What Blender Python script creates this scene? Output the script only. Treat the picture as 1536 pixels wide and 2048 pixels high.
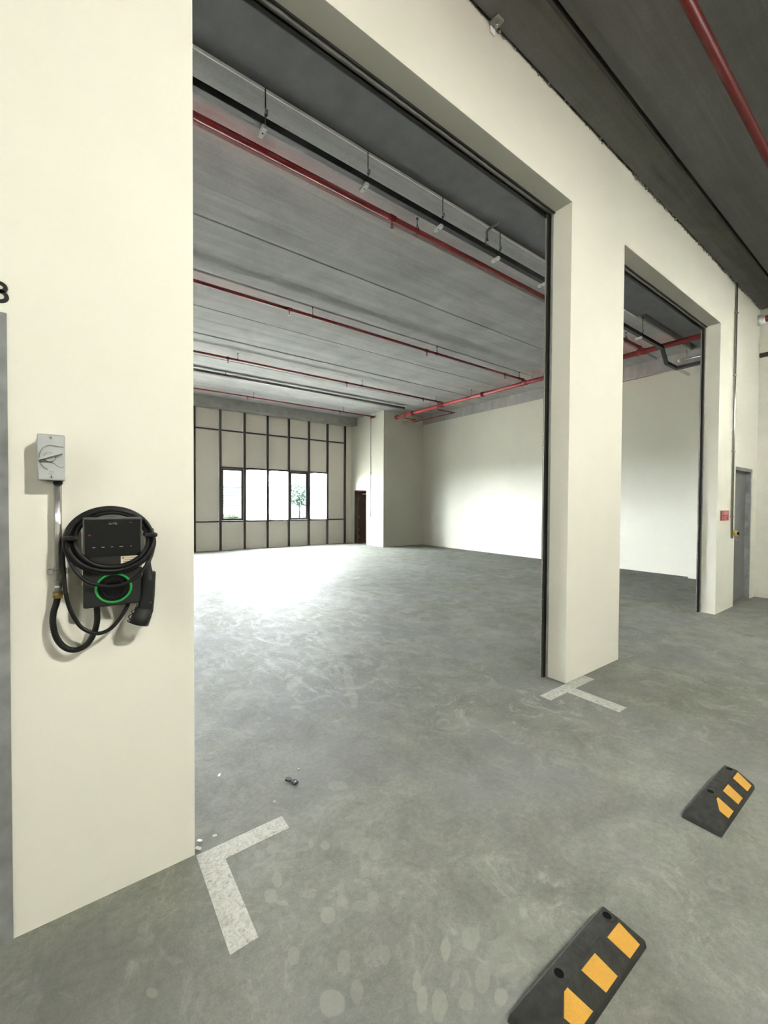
import bpy, bmesh, math, random
from mathutils import Vector, Matrix

# ------------------------------------------------------------------ scene, camera, light
for o in list(bpy.data.objects):
    bpy.data.objects.remove(o, do_unlink=True)
scene = bpy.context.scene
COL = scene.collection

CAM_H = 1.5
F_PX, YAW, PITCH, ROLL = 832.055, 0.636527, 0.0186067, 0.00548054
_f = Vector((math.sin(YAW) * math.cos(PITCH), math.cos(YAW) * math.cos(PITCH), -math.sin(PITCH)))
_r = Vector((math.cos(YAW), -math.sin(YAW), 0))
_u = _r.cross(_f)
_r2 = _r * math.cos(ROLL) + _u * math.sin(ROLL)
_u2 = -_r * math.sin(ROLL) + _u * math.cos(ROLL)
camd = bpy.data.cameras.new('camera')
camd.sensor_fit = 'HORIZONTAL'
camd.sensor_width = 36.0
camd.lens = F_PX / 1536.0 * 36.0
camd.clip_start = 0.02
camd.clip_end = 500
cam = bpy.data.objects.new('camera', camd)
m = Matrix.Identity(4)
for i in range(3):
    m[i][0], m[i][1], m[i][2] = _r2[i], _u2[i], -_f[i]
m[2][3] = CAM_H
cam.matrix_world = m
COL.objects.link(cam)
scene.camera = cam

vs = scene.view_settings
vs.view_transform = 'Standard'
vs.look = 'None'
vs.gamma = 1.0
vs.use_curve_mapping = False
vs.exposure = 0.3

world = bpy.data.worlds.new('sky')
scene.world = world
world.use_nodes = True
wn = world.node_tree
for n in list(wn.nodes):
    wn.nodes.remove(n)
wo = wn.nodes.new('ShaderNodeOutputWorld')
wb = wn.nodes.new('ShaderNodeBackground')
wb.inputs['Color'].default_value = (0.93, 0.965, 1.0, 1)      # even, hazy overcast sky
wb.inputs['Strength'].default_value = 130.0
wn.links.new(wb.outputs[0], wo.inputs[0])

sun_d = bpy.data.lights.new('sun', 'SUN')
sun_d.energy = 1700.0
sun_d.angle = 0.03
sun_d.color = (1.0, 0.97, 0.90)
sun = bpy.data.objects.new('sun', sun_d)
COL.objects.link(sun)
sun.rotation_euler = Vector((0.55, 0.22, -1.0)).to_track_quat('-Z', 'Y').to_euler()   # high sun from the driveway side, none enters the windows

# ------------------------------------------------------------------ helpers
rnd = random.Random(7)

def tag(o, label=None, cat=None, group=None, kind=None):
    if label: o['label'] = label
    if cat: o['category'] = cat
    if group: o['group'] = group
    if kind: o['kind'] = kind
    return o

def thing(name, loc, label, cat, group=None):
    o = bpy.data.objects.new(name, None)
    COL.objects.link(o)
    o.location = loc
    o.empty_display_size = 0.05
    return tag(o, label, cat, group)

class MB:
    """collects verts and faces in scene coordinates"""
    def __init__(s):
        s.v, s.f, s.sm = [], [], []
    def add(s, vs_, fs_, smooth=False):
        b = len(s.v)
        s.v += [tuple(p) for p in vs_]
        for f in fs_:
            s.f.append(tuple(i + b for i in f)); s.sm.append(smooth)
        return s
    def box(s, x0, x1, y0, y1, z0, z1):
        vs_ = [(x, y, z) for x in (x0, x1) for y in (y0, y1) for z in (z0, z1)]
        return s.add(vs_, [(0, 1, 3, 2), (4, 6, 7, 5), (0, 4, 5, 1), (2, 3, 7, 6), (0, 2, 6, 4), (1, 5, 7, 3)])
    def bevbox(s, x0, x1, y0, y1, z0, z1, b=0.004, seg=2):
        bm = bmesh.new()
        bmesh.ops.create_cube(bm, size=1.0)
        for v in bm.verts:
            v.co = Vector(((x0 + x1) / 2 + v.co.x * (x1 - x0), (y0 + y1) / 2 + v.co.y * (y1 - y0), (z0 + z1) / 2 + v.co.z * (z1 - z0)))
        bmesh.ops.bevel(bm, geom=list(bm.edges), offset=b, segments=seg, affect='EDGES', profile=0.5)
        bm.verts.index_update()
        s.add([v.co[:] for v in bm.verts], [[v.index for v in f.verts] for f in bm.faces])
        bm.free()
        return s
    def prism(s, poly, axis, a, b):
        """poly: 2D points; extruded along axis between a and b"""
        n = len(poly)
        def P(p, t):
            if axis == 0: return (t, p[0], p[1])
            if axis == 1: return (p[0], t, p[1])
            return (p[0], p[1], t)
        vs_ = [P(p, a) for p in poly] + [P(p, b) for p in poly]
        fs_ = [tuple(range(n - 1, -1, -1)), tuple(range(n, 2 * n))]
        fs_ += [(i, (i + 1) % n, n + (i + 1) % n, n + i) for i in range(n)]
        return s.add(vs_, fs_)
    def tube(s, pts, r, seg=10, closed=False, caps=True):
        pts = [Vector(p) for p in pts]
        n = len(pts)
        rad = r if callable(r) else (lambda t: r)
        rings = []
        nrm = None
        for i in range(n):
            if closed:
                t = pts[(i + 1) % n] - pts[i - 1]
            else:
                t = pts[min(i + 1, n - 1)] - pts[max(i - 1, 0)]
            t.normalize()
            if nrm is None:
                a = Vector((0, 0, 1)) if abs(t.z) < 0.9 else Vector((1, 0, 0))
                nrm = t.cross(a).normalized()
            else:
                nrm = (nrm - t * nrm.dot(t)).normalized()
            bn = t.cross(nrm)
            rr = rad(i / max(1, n - 1))
            rings.append([pts[i] + (nrm * math.cos(2 * math.pi * k / seg) + bn * math.sin(2 * math.pi * k / seg)) * rr for k in range(seg)])
        vs_ = [p for ring in rings for p in ring]
        fs_ = []
        m_ = n if closed else n - 1
        for i in range(m_):
            j = (i + 1) % n
            for k in range(seg):
                k2 = (k + 1) % seg
                fs_.append((i * seg + k, i * seg + k2, j * seg + k2, j * seg + k))
        s.add(vs_, fs_, True)
        if caps and not closed:
            b = len(s.v) - len(vs_)
            s.f.append(tuple(b + k for k in range(seg - 1, -1, -1))); s.sm.append(False)
            s.f.append(tuple(b + (n - 1) * seg + k for k in range(seg))); s.sm.append(False)
        return s
    def cyl(s, a, b, r, seg=16, r2=None):
        r2 = r if r2 is None else r2
        return s.tube([a, b], lambda t: r + (r2 - r) * t, seg)
    def build(s, name, mat, parent=None, smooth=None):
        me = bpy.data.meshes.new(name)
        me.from_pydata(s.v, [], s.f)
        me.update()
        if smooth is None:
            me.polygons.foreach_set('use_smooth', s.sm)
        else:
            me.polygons.foreach_set('use_smooth', [smooth] * len(me.polygons))
        bm = bmesh.new(); bm.from_mesh(me)
        bmesh.ops.recalc_face_normals(bm, faces=bm.faces)
        bm.to_mesh(me); bm.free()
        me.materials.append(mat)
        o = bpy.data.objects.new(name, me)
        COL.objects.link(o)
        if parent is not None:
            put(o, parent)
        return o

def put(o, parent):
    """parent o while its scene-space coordinates stay as modelled"""
    off = Vector((0, 0, 0)); p = parent
    while p is not None:
        off += Vector(p.location); p = p.parent
    o.parent = parent
    o.location = Vector(o.location) - off

def place_root(o, loc):
    """move a single-mesh thing's origin to its base"""
    o.data.transform(Matrix.Translation(-Vector(loc)))
    o.location = loc
    return o

def catmull(pts, n=6, closed=False):
    pts = [Vector(p) for p in pts]
    out = []
    N = len(pts)
    rng = N if closed else N - 1
    for i in range(rng):
        if closed:
            p0, p1, p2, p3 = pts[i - 1], pts[i], pts[(i + 1) % N], pts[(i + 2) % N]
        else:
            p0, p1, p2, p3 = pts[max(i - 1, 0)], pts[i], pts[i + 1], pts[min(i + 2, N - 1)]
        for k in range(n):
            t = k / n
            out.append(0.5 * ((2 * p1) + (p2 - p0) * t + (2 * p0 - 5 * p1 + 4 * p2 - p3) * t * t + (3 * p1 - p0 - 3 * p2 + p3) * t ** 3))
    if not closed:
        out.append(pts[-1])
    return out

def cells(xs, zs, holes, y0, y1, axis='x'):
    """a wall from a grid of cells; holes: (x0,x1,z0,z1). axis 'x': wall runs along X between y0,y1; 'y': along Y"""
    mb = MB()
    nx, nz = len(xs) - 1, len(zs) - 1
    def solid(i, k):
        if i < 0 or k < 0 or i >= nx or k >= nz: return False
        cx, cz = (xs[i] + xs[i + 1]) / 2, (zs[k] + zs[k + 1]) / 2
        return not any(h[0] < cx < h[1] and h[2] < cz < h[3] for h in holes)
    def P(u, d, z):
        return (u, d, z) if axis == 'x' else (d, u, z)
    idx = {}
    def V(i, d, k):
        key = (i, d, k)
        if key not in idx:
            idx[key] = len(mb.v); mb.v.append(P(xs[i], (y0, y1)[d], zs[k]))
        return idx[key]
    def F(*q):
        mb.f.append(q); mb.sm.append(False)
    for i in range(nx):
        for k in range(nz):
            if not solid(i, k): continue
            F(V(i, 0, k), V(i + 1, 0, k), V(i + 1, 0, k + 1), V(i, 0, k + 1))
            F(V(i, 1, k), V(i, 1, k + 1), V(i + 1, 1, k + 1), V(i + 1, 1, k))
            if not solid(i - 1, k): F(V(i, 0, k), V(i, 0, k + 1), V(i, 1, k + 1), V(i, 1, k))
            if not solid(i + 1, k): F(V(i + 1, 0, k), V(i + 1, 1, k), V(i + 1, 1, k + 1), V(i + 1, 0, k + 1))
            if not solid(i, k - 1): F(V(i, 0, k), V(i, 1, k), V(i + 1, 1, k), V(i + 1, 0, k))
            if not solid(i, k + 1): F(V(i, 0, k + 1), V(i + 1, 0, k + 1), V(i + 1, 1, k + 1), V(i, 1, k + 1))
    return mb

# ------------------------------------------------------------------ materials
class NT:
    def __init__(s, name):
        s.mat = bpy.data.materials.new(name)
        s.mat.use_nodes = True
        s.t = s.mat.node_tree
        s.b = s.t.nodes['Principled BSDF']
        s._co = None
    def n(s, typ, **kw):
        nd = s.t.nodes.new(typ)
        for k, v in kw.items():
            setattr(nd, k, v)
        return nd
    def l(s, a, b):
        s.t.links.new(a, b)
    def co(s):
        if s._co is None:
            s._co = s.n('ShaderNodeTexCoord').outputs['Object']
        return s._co
    def noise(s, scale, detail=4, rough=0.55, stretch=None, vec=None, dist=0.0):
        v = vec or s.co()
        if stretch:
            mp = s.n('ShaderNodeMapping'); mp.inputs['Scale'].default_value = stretch
            s.l(v, mp.inputs['Vector']); v = mp.outputs[0]
        nd = s.n('ShaderNodeTexNoise')
        nd.inputs['Scale'].default_value = scale
        nd.inputs['Detail'].default_value = detail
        nd.inputs['Roughness'].default_value = rough
        nd.inputs['Distortion'].default_value = dist
        s.l(v, nd.inputs['Vector'])
        return nd.outputs['Fac']
    def ramp(s, fac, stops):
        r = s.n('ShaderNodeValToRGB')
        e = r.color_ramp.elements
        while len(e) < len(stops): e.new(0.5)
        for el, (p, c) in zip(e, stops):
            el.position = p
            el.color = (c, c, c, 1) if isinstance(c, (int, float)) else (*c, 1)
        s.l(fac, r.inputs['Fac'])
        return r.outputs['Color']
    def mix(s, fac, a, b, mode='MIX'):
        mx = s.n('ShaderNodeMix', data_type='RGBA', blend_type=mode)
        for sock, val in ((mx.inputs['Factor'], fac), (mx.inputs[6], a), (mx.inputs[7], b)):
            if isinstance(val, (int, float)): sock.default_value = val
            elif isinstance(val, tuple): sock.default_value = (*val, 1)
            else: s.l(val, sock)
        return mx.outputs[2]
    def math(s, op, a, b=None):
        nd = s.n('ShaderNodeMath', operation=op)
        for i, v in enumerate((a, b)):
            if v is None: continue
            if isinstance(v, (int, float)): nd.inputs[i].default_value = v
            else: s.l(v, nd.inputs[i])
        return nd.outputs[0]
    def bump(s, h, strength=0.2, dist=0.01, prev=None):
        bp = s.n('ShaderNodeBump')
        bp.inputs['Strength'].default_value = strength
        bp.inputs['Distance'].default_value = dist
        s.l(h, bp.inputs['Height'])
        if prev: s.l(prev, bp.inputs['Normal'])
        return bp.outputs[0]
    def fin(s, color=None, rough=None, metal=None, normal=None, spec=None):
        for key, val in (('Base Color', color), ('Roughness', rough), ('Metallic', metal), ('Normal', normal), ('Specular IOR Level', spec)):
            if val is None: continue
            if isinstance(val, (int, float)): s.b.inputs[key].default_value = val
            elif isinstance(val, tuple): s.b.inputs[key].default_value = (*val, 1)
            else: s.l(val, s.b.inputs[key])
        return s.mat

def simple(name, col, rough=0.5, metal=0.0, var=0.12, scale=30, bump=0.05, spec=0.5):
    t = NT(name)
    f = t.noise(scale, 3)
    c = t.ramp(f, [(0.3, tuple(x * (1 - var) for x in col)), (0.7, tuple(min(1, x * (1 + var)) for x in col))])
    nm = t.bump(f, bump, 0.002) if bump else None
    return t.fin(c, rough, metal, nm, spec)

def wall_paint(name, col):
    t = NT(name)
    big = t.noise(0.7, 3)
    fine = t.noise(220, 2)
    mid = t.noise(9, 4)
    c = t.ramp(big, [(0.3, tuple(x * 0.965 for x in col)), (0.7, tuple(min(1, x * 1.03) for x in col))])
    b1 = t.bump(mid, 0.06, 0.01)
    b2 = t.bump(fine, 0.10, 0.002, b1)
    return t.fin(c, 0.62, 0, b2, 0.3)

M = {}
M['wall'] = wall_paint('cream wall paint', (0.80, 0.785, 0.69))
M['panel'] = wall_paint('cream panel paint', (0.86, 0.82, 0.735))
M['soffit'] = wall_paint('cream soffit paint', (0.80, 0.785, 0.69))

def floor_mat():
    t = NT('trowelled concrete floor')
    big = t.noise(0.55, 5, 0.6, dist=0.4)
    mid = t.noise(3.4, 8, 0.7, dist=0.35)
    fine = t.noise(38, 5, 0.7)
    speck = t.noise(160, 2)
    base = t.ramp(big, [(0.28, (0.155, 0.160, 0.133)), (0.5, (0.198, 0.203, 0.172)), (0.72, (0.25, 0.254, 0.222))])
    c = t.mix(0.5, base, t.ramp(mid, [(0.30, 0.26), (0.5, 0.5), (0.72, 0.76)]), 'OVERLAY')
    c = t.mix(0.45, c, t.ramp(fine, [(0.3, 0.32), (0.7, 0.68)]), 'OVERLAY')
    c = t.mix(0.25, c, t.ramp(speck, [(0.3, 0.3), (0.7, 0.7)]), 'OVERLAY')
    # cool grey cast of the slab in patches
    c = t.mix(t.ramp(t.noise(1.1, 3, 0.5), [(0.45, 0.0), (0.7, 0.6)]), c, (0.178, 0.181, 0.188))
    # pale trowel swirls and dried slurry
    sw = t.ramp(t.noise(3.4, 8, 0.75, dist=2.2), [(0.53, 0.0), (0.64, 1.0)])
    sw = t.math('MULTIPLY', sw, t.ramp(t.noise(0.8, 2), [(0.36, 0.0), (0.60, 0.62)]))
    c = t.mix(sw, c, (0.33, 0.33, 0.295))
    # dusty scuffs inside the unit, streaked along the unit's depth
    sc = t.ramp(t.noise(4.2, 9, 0.8, stretch=(1.6, 0.75, 1), dist=1.1), [(0.5, 0.0), (0.62, 1.0)])
    px = t.n('ShaderNodeMapping', vector_type='TEXTURE')
    px.inputs['Location'].default_value = (2.0, 5.6, 0)
    px.inputs['Scale'].default_value = (2.4, 3.6, 1)
    t.l(t.co(), px.inputs['Vector'])
    ln = t.n('ShaderNodeVectorMath', operation='LENGTH'); t.l(px.outputs[0], ln.inputs[0])
    msk = t.ramp(ln.outputs['Value'], [(0.35, 0.85), (1.0, 0.0)])
    c = t.mix(t.math('MULTIPLY', sc, msk), c, (0.35, 0.35, 0.34))
    # round pale blots left by feet and drips near the bay marking
    total = None
    wob = t.noise(26, 3)
    for (x, y, sx, sy, rot, st) in BLOTS:
        mp = t.n('ShaderNodeMapping', vector_type='TEXTURE')
        mp.inputs['Location'].default_value = (x, y, 0)
        mp.inputs['Rotation'].default_value = (0, 0, rot)
        mp.inputs['Scale'].default_value = (sx, sy, 1)
        t.l(t.co(), mp.inputs['Vector'])
        le = t.n('ShaderNodeVectorMath', operation='LENGTH'); t.l(mp.outputs[0], le.inputs[0])
        d = t.math('ADD', le.outputs['Value'], t.math('MULTIPLY', wob, 0.7))
        mr = t.n('ShaderNodeMapRange'); t.l(d, mr.inputs['Value'])
        mr.inputs['From Min'].default_value = 1.25
        mr.inputs['From Max'].default_value = 1.42
        mr.inputs['To Min'].default_value = st * 0.62
        mr.inputs['To Max'].default_value = 0.0
        total = mr.outputs[0] if total is None else t.math('MAXIMUM', total, mr.outputs[0])
    c = t.mix(total, c, (0.295, 0.30, 0.25))
    # drag line of a tyre
    r = t.ramp(t.noise(5, 4, 0.6), [(0.3, 0.55), (0.7, 0.78)])
    b1 = t.bump(mid, 0.25, 0.02)
    b2 = t.bump(fine, 0.22, 0.004, b1)
    return t.fin(c, r, 0, b2, 0.3)

BLOTS = [(1.109, 1.9, 0.057, 0.038, 2.43, 0.6), (0.869, 1.596, 0.027, 0.021, 1.298, 0.7), (0.823, 1.643, 0.027, 0.011, 1.142, 0.7), (0.968, 1.57, 0.079, 0.065, 2.341, 0.35), (1.028, 1.442, 0.046, 0.03, 0.967, 0.6), (0.993, 1.512, 0.054, 0.051, 1.557, 0.4), (0.635, 1.561, 0.036, 0.019, 1.29, 0.8), (0.587, 1.512, 0.033, 0.024, 1.562, 0.8), (0.82, 1.379, 0.025, 0.018, 1.147, 0.6), (0.796, 1.332, 0.025, 0.02, 1.227, 0.6), (0.729, 1.316, 0.033, 0.026, 1.302, 0.85), (0.845, 1.272, 0.036, 0.023, 2.48, 0.5), (0.896, 1.269, 0.035, 0.022, 0.974, 0.5), (0.57, 1.261, 0.031, 0.019, 1.275, 0.6), (0.817, 1.088, 0.033, 0.018, 0.93, 0.5), (0.993, 0.979, 0.036, 0.017, 0.744, 0.9), (0.695, 1.148, 0.035, 0.024, 1.113, 0.55), (0.608, 1.072, 0.04, 0.035, 1.901, 0.8), (0.684, 1.054, 0.031, 0.021, 1.053, 0.5), (0.852, 0.964, 0.033, 0.015, 0.835, 0.8), (0.833, 0.92, 0.036, 0.017, 0.818, 0.9), (0.866, 0.878, 0.044, 0.023, 0.75, 0.7), (1.087, 0.953, 0.041, 0.032, 0.371, 0.7), (1.027, 0.85, 0.045, 0.024, 0.608, 0.6), (0.939, 0.836, 0.027, 0.022, -3.046, 0.6), (1.031, 0.781, 0.025, 0.019, 0.213, 0.8), (0.671, 1.715, 0.028, 0.021, 1.659, 0.5), (0.616, 1.718, 0.032, 0.019, 1.415, 0.4), (0.729, 1.642, 0.023, 0.018, 1.892, 0.35), (1.3, 0.89, 0.126, 0.076, 2.729, 0.35), (1.15, 0.837, 0.092, 0.066, 2.968, 0.45), (0.177, 1.419, 0.021, 0.012, 2.061, 0.8), (1.16, 1.404, 0.017, 0.014, 0.782, 0.5), (1.117, 1.785, 0.025, 0.022, 2.218, 0.5),
         # tyre drag marks inside the unit
         (2.491, 5.074, 0.805, 0.05, -1.782, 0.5), (2.197, 3.894, 0.617, 0.05, -1.892, 0.5), (1.815, 2.92, 0.431, 0.04, -2.021, 0.5), (2.574, 5.804, 0.69, 0.03, -1.723, 0.5)]
M['floor'] = floor_mat()

def plank_mat(name, k=1.0, tint=(1, 1, 1)):
    t = NT(name)
    geo = t.n('ShaderNodeObjectInfo')
    addv = t.n('ShaderNodeVectorMath', operation='ADD')
    geo_scaled = t.n('ShaderNodeVectorMath', operation='SCALE')
    t.l(geo.outputs['Location'], addv.inputs[1]); t.l(t.co(), addv.inputs[0])
    v = addv.outputs[0]
    streak = t.noise(1.0, 6, 0.6, stretch=(0.35, 5.0, 1), vec=v)
    streak2 = t.noise(1.0, 5, 0.65, stretch=(0.8, 24.0, 1), vec=v, dist=0.3)
    blotch = t.noise(1.4, 6, 0.65, vec=v, dist=0.5)
    fine = t.noise(60, 3, 0.6, vec=v)
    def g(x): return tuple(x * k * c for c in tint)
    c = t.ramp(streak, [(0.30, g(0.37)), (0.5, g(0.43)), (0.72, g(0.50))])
    c = t.mix(0.28, c, t.ramp(streak2, [(0.3, 0.34), (0.7, 0.66)]), 'OVERLAY')
    c = t.mix(0.5, c, t.ramp(blotch, [(0.3, 0.34), (0.7, 0.64)]), 'OVERLAY')
    c = t.mix(0.2, c, t.ramp(fine, [(0.3, 0.3), (0.7, 0.7)]), 'OVERLAY')
    b1 = t.bump(t.noise(1.0, 2, 0.5, stretch=(0.12, 3.2, 1), vec=v), 0.55, 0.05)
    b2 = t.bump(streak2, 0.18, 0.008, b1)
    return t.fin(c, 0.85, 0, b2, 0.25)

M['plank'] = plank_mat('precast plank concrete', 0.95, (0.99, 1.0, 0.99))
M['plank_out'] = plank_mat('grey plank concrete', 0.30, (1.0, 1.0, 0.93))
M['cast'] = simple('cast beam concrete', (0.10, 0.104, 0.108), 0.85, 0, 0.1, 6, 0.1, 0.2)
M['beam'] = plank_mat('formed beam concrete', 0.95, (1.0, 0.99, 0.95))
M['beam_dark'] = simple('rendered beam grey', (0.36, 0.36, 0.34), 0.85, 0, 0.12, 5, 0.1, 0.2)
M['mortar'] = simple('mortar crumbs', (0.20, 0.19, 0.16), 0.95, 0, 0.5, 60, 0.4, 0.1)
M['alu'] = simple('dark bronze aluminium', (0.018, 0.015, 0.013), 0.42, 0.3, 0.2, 20, 0.0)
M['sash'] = simple('glare-pale sash aluminium', (0.10, 0.10, 0.10), 0.4, 0.4, 0.1, 20, 0.0)  # paler grey paints the window glare over dark sash frames
M['black_steel'] = simple('black painted steel', (0.012, 0.012, 0.011), 0.45, 0.2, 0.3, 18, 0.03)
M['rail'] = simple('grey guide rail steel', (0.30, 0.30, 0.28), 0.42, 0.5, 0.15, 12, 0.03)
M['galv'] = simple('galvanised steel', (0.74, 0.74, 0.72), 0.24, 0.85, 0.12, 45, 0.03)
M['zinc'] = simple('white zinc plate', (0.93, 0.93, 0.92), 0.5, 0.0, 0.05, 45, 0.02)
M['red'] = simple('red pipe paint', (0.14, 0.0025, 0.005), 0.45, 0.0, 0.15, 14, 0.03)
M['trunk'] = simple('black cable trunking', (0.010, 0.011, 0.013), 0.5, 0.2, 0.2, 10, 0.02)
M['trunk_grey'] = simple('grey cable trunking', (0.11, 0.105, 0.09), 0.5, 0.2, 0.15, 10, 0.02)
M['door_grey'] = simple('grey door paint', (0.20, 0.205, 0.20), 0.5, 0.1, 0.08, 5, 0.02)
M['frame_grey'] = simple('grey frame paint', (0.225, 0.23, 0.232), 0.55, 0.0, 0.25, 9, 0.15)
M['brown'] = simple('brown door timber', (0.085, 0.046, 0.034), 0.4, 0, 0.25, 8, 0.05)
M['white'] = simple('white plastic', (0.82, 0.82, 0.79), 0.4, 0, 0.04, 20, 0.0)
M['brass'] = simple('brass', (0.62, 0.45, 0.16), 0.3, 0.95, 0.1, 50, 0.02)
M['rubber'] = simple('black rubber', (0.026, 0.027, 0.023), 0.75, 0, 0.35, 35, 0.25, 0.35)
M['hole'] = simple('bore black', (0.004, 0.004, 0.004), 0.9, 0, 0.1, 20, 0.0, 0.1)
M['yellow'] = simple('yellow reflective tape', (0.62, 0.33, 0.05), 0.6, 0, 0.1, 260, 0.15)
M['yellow_plastic'] = simple('yellow plastic', (0.72, 0.50, 0.06), 0.4, 0, 0.05, 30, 0.0)
M['sign_red'] = simple('sign red', (0.36, 0.035, 0.045), 0.4, 0, 0.05, 30, 0.0)
M['sign_pink'] = simple('faded sign print', (0.62, 0.30, 0.29), 0.45, 0, 0.08, 30, 0.0)
M['ink'] = simple('black ink', (0.006, 0.006, 0.006), 0.4, 0, 0.0, 30, 0.0)
M['iso_grey'] = simple('light grey enclosure plastic', (0.46, 0.48, 0.48), 0.42, 0, 0.04, 20, 0.02)
M['iso_dark'] = simple('darker grey enclosure plastic', (0.20, 0.21, 0.20), 0.5, 0, 0.04, 20, 0.0)  # darker grey of isolator ribs, knob ring and rating print
M['case'] = simple('charcoal plastic case', (0.017, 0.017, 0.0165), 0.5, 0, 0.06, 60, 0.03, 0.3)
M['case_edge'] = simple('grey bezel plastic', (0.085, 0.085, 0.088), 0.4, 0, 0.06, 60, 0.02)
M['screen'] = simple('gloss black screen', (0.004, 0.004, 0.0045), 0.12, 0, 0.0, 60, 0.0, 0.3)
M['cable'] = simple('black cable jacket', (0.0055, 0.0055, 0.0055), 0.45, 0, 0.1, 40, 0.03, 0.3)
M['print_grey'] = simple('pale print', (0.42, 0.46, 0.44), 0.5, 0, 0.0, 60, 0.0)
M['sticker'] = simple('cream sticker paper', (0.74, 0.66, 0.50), 0.6, 0, 0.05, 60, 0.0)
M['sticker_ink'] = simple('sticker ink', (0.14, 0.10, 0.07), 0.6, 0, 0.05, 60, 0.0)
M['chip'] = simple('white chip', (0.80, 0.80, 0.74), 0.6, 0, 0.1, 80, 0.1)
M['leafy'] = simple('deep leaf green', (0.004, 0.020, 0.003), 0.6, 0, 0.35, 3, 0.0)
M['hedge'] = simple('hedge yellow green', (0.020, 0.024, 0.0012), 0.6, 0, 0.35, 3, 0.0)
M['bark'] = simple('bark', (0.02, 0.016, 0.012), 0.9, 0, 0.3, 6, 0.3)
M['grass'] = simple('pale paved yard', (0.56, 0.56, 0.53), 0.9, 0, 0.12, 0.8, 0.2)
M['facade'] = simple('pale facade', (0.74, 0.78, 0.80), 0.7, 0, 0.05, 0.6, 0.0)
M['louvre'] = simple('painted louvre void shade', (0.010, 0.016, 0.019), 0.6, 0, 0.08, 0.6, 0.0)  # shade of open voids put into a near-black colour

def tape_mat():
    t = NT('worn white floor paint')
    a = t.noise(34, 6, 0.7, dist=1.5)
    b = t.noise(120, 3)
    f = t.math('ADD', t.math('MULTIPLY', a, 0.8), t.math('MULTIPLY', b, 0.25))
    c = t.ramp(f, [(0.34, (0.22, 0.22, 0.19)), (0.46, (0.40, 0.40, 0.36)), (0.60, (0.54, 0.54, 0.49))])
    return t.fin(c, 0.7, 0, t.bump(a, 0.2, 0.003), 0.3)
M['tape'] = tape_mat()

def glass_mat(name, tint):
    t = NT(name)
    nt = t.t
    out = nt.nodes['Material Output']
    nt.nodes.remove(t.b)
    tr = t.n('ShaderNodeBsdfTransparent'); tr.inputs[0].default_value = (*tint, 1)
    gl = t.n('ShaderNodeBsdfGlossy'); gl.inputs['Roughness'].default_value = 0.01
    lw = t.n('ShaderNodeLayerWeight'); lw.inputs['Blend'].default_value = 0.5
    fr = t.n('ShaderNodeMapRange'); pw = t.math('POWER', lw.outputs['Facing'], 4.0); t.l(pw, fr.inputs['Value'])
    fr.inputs['To Min'].default_value = 0.02; fr.inputs['To Max'].default_value = 0.8
    mx = t.n('ShaderNodeMixShader')
    t.l(fr.outputs[0], mx.inputs[0]); t.l(tr.outputs[0], mx.inputs[1]); t.l(gl.outputs[0], mx.inputs[2])
    t.l(mx.outputs[0], out.inputs['Surface'])
    return t.mat
M['glass'] = glass_mat('clear window glass', (0.97, 0.985, 0.98))
M['glass_tint'] = glass_mat('view-dimming glass', (0.22, 0.245, 0.255))  # tint added to dim the bright outdoors behind closed sashes

def emit_mat(name, col, strength):
    t = NT(name)
    t.b.inputs['Base Color'].default_value = (*col, 1)
    t.b.inputs['Emission Color'].default_value = (*col, 1)
    t.b.inputs['Emission Strength'].default_value = strength
    return t.mat
M['led_green'] = emit_mat('green light ring', (0.01, 0.24, 0.04), 0.25)
M['led_red'] = emit_mat('red indicator', (0.10, 0.004, 0.004), 0.06)
M['lamp_lens'] = emit_mat('lamp diffuser', (1.0, 0.985, 0.89), 3150.0)

# ------------------------------------------------------------------ the setting
YW = 1.88          # outer face of the front wall
YI = 2.09          # its inner face
ZC = 4.75          # underside of planks in the unit
XR, YB = 10.40, 13.75
XS, YK = 8.58, 11.65    # service block
XE = 9.05               # end wall of the driveway
XL = -4.7

def structure(name, mb, mat, parent=None):
    o = mb.build(name, mat, parent)
    if parent is None: o['kind'] = 'structure'
    return o

floor = structure('floor', MB().box(-9, 10.6, -8.0, 13.9, -0.25, 0.0), M['floor'])

# ceiling: topping slab with the precast planks hung below it as pieces
ceiling = structure('ceiling', MB().box(-9, 10.6, -8.0, 13.9, 4.90, 5.05), M['cast'])
def plank(y0, y1, z0, x0, x1, mat):
    bm = MB()
    g = 0.009
    # chamfered lower edges give the joint its depth
    poly = [(-(y1 - y0) / 2 + g, 0.02), (-(y1 - y0) / 2 + g + 0.013, 0.0), ((y1 - y0) / 2 - g - 0.013, 0.0), ((y1 - y0) / 2 - g, 0.02),
            ((y1 - y0) / 2 - g, 4.90 - z0), (-(y1 - y0) / 2 + g, 4.90 - z0)]
    bm.prism(poly, 0, x0, x1)
    o = bm.build('concrete_plank', mat)
    o.location = (0, (y0 + y1) / 2, z0)
    o.parent = ceiling
    return o
joints = [3.22, 3.875, 5.08, 6.28, 7.39, 8.57, 9.80, 11.10, 12.35, 13.36]
for i in range(len(joints) - 1):
    plank(joints[i], joints[i + 1], ZC + (0.012, -0.004, 0.003, -0.003, 0.006, 0, 0.004, 0.0, 0.003)[i], XL - 0.2, XR + 0.18, M['plank'])
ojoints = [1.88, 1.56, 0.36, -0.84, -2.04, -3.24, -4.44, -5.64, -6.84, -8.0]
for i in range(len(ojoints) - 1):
    plank(ojoints[i + 1], ojoints[i], 4.735 + (0.0 if i else -0.012), -9, XE, M['plank_out'])
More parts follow.
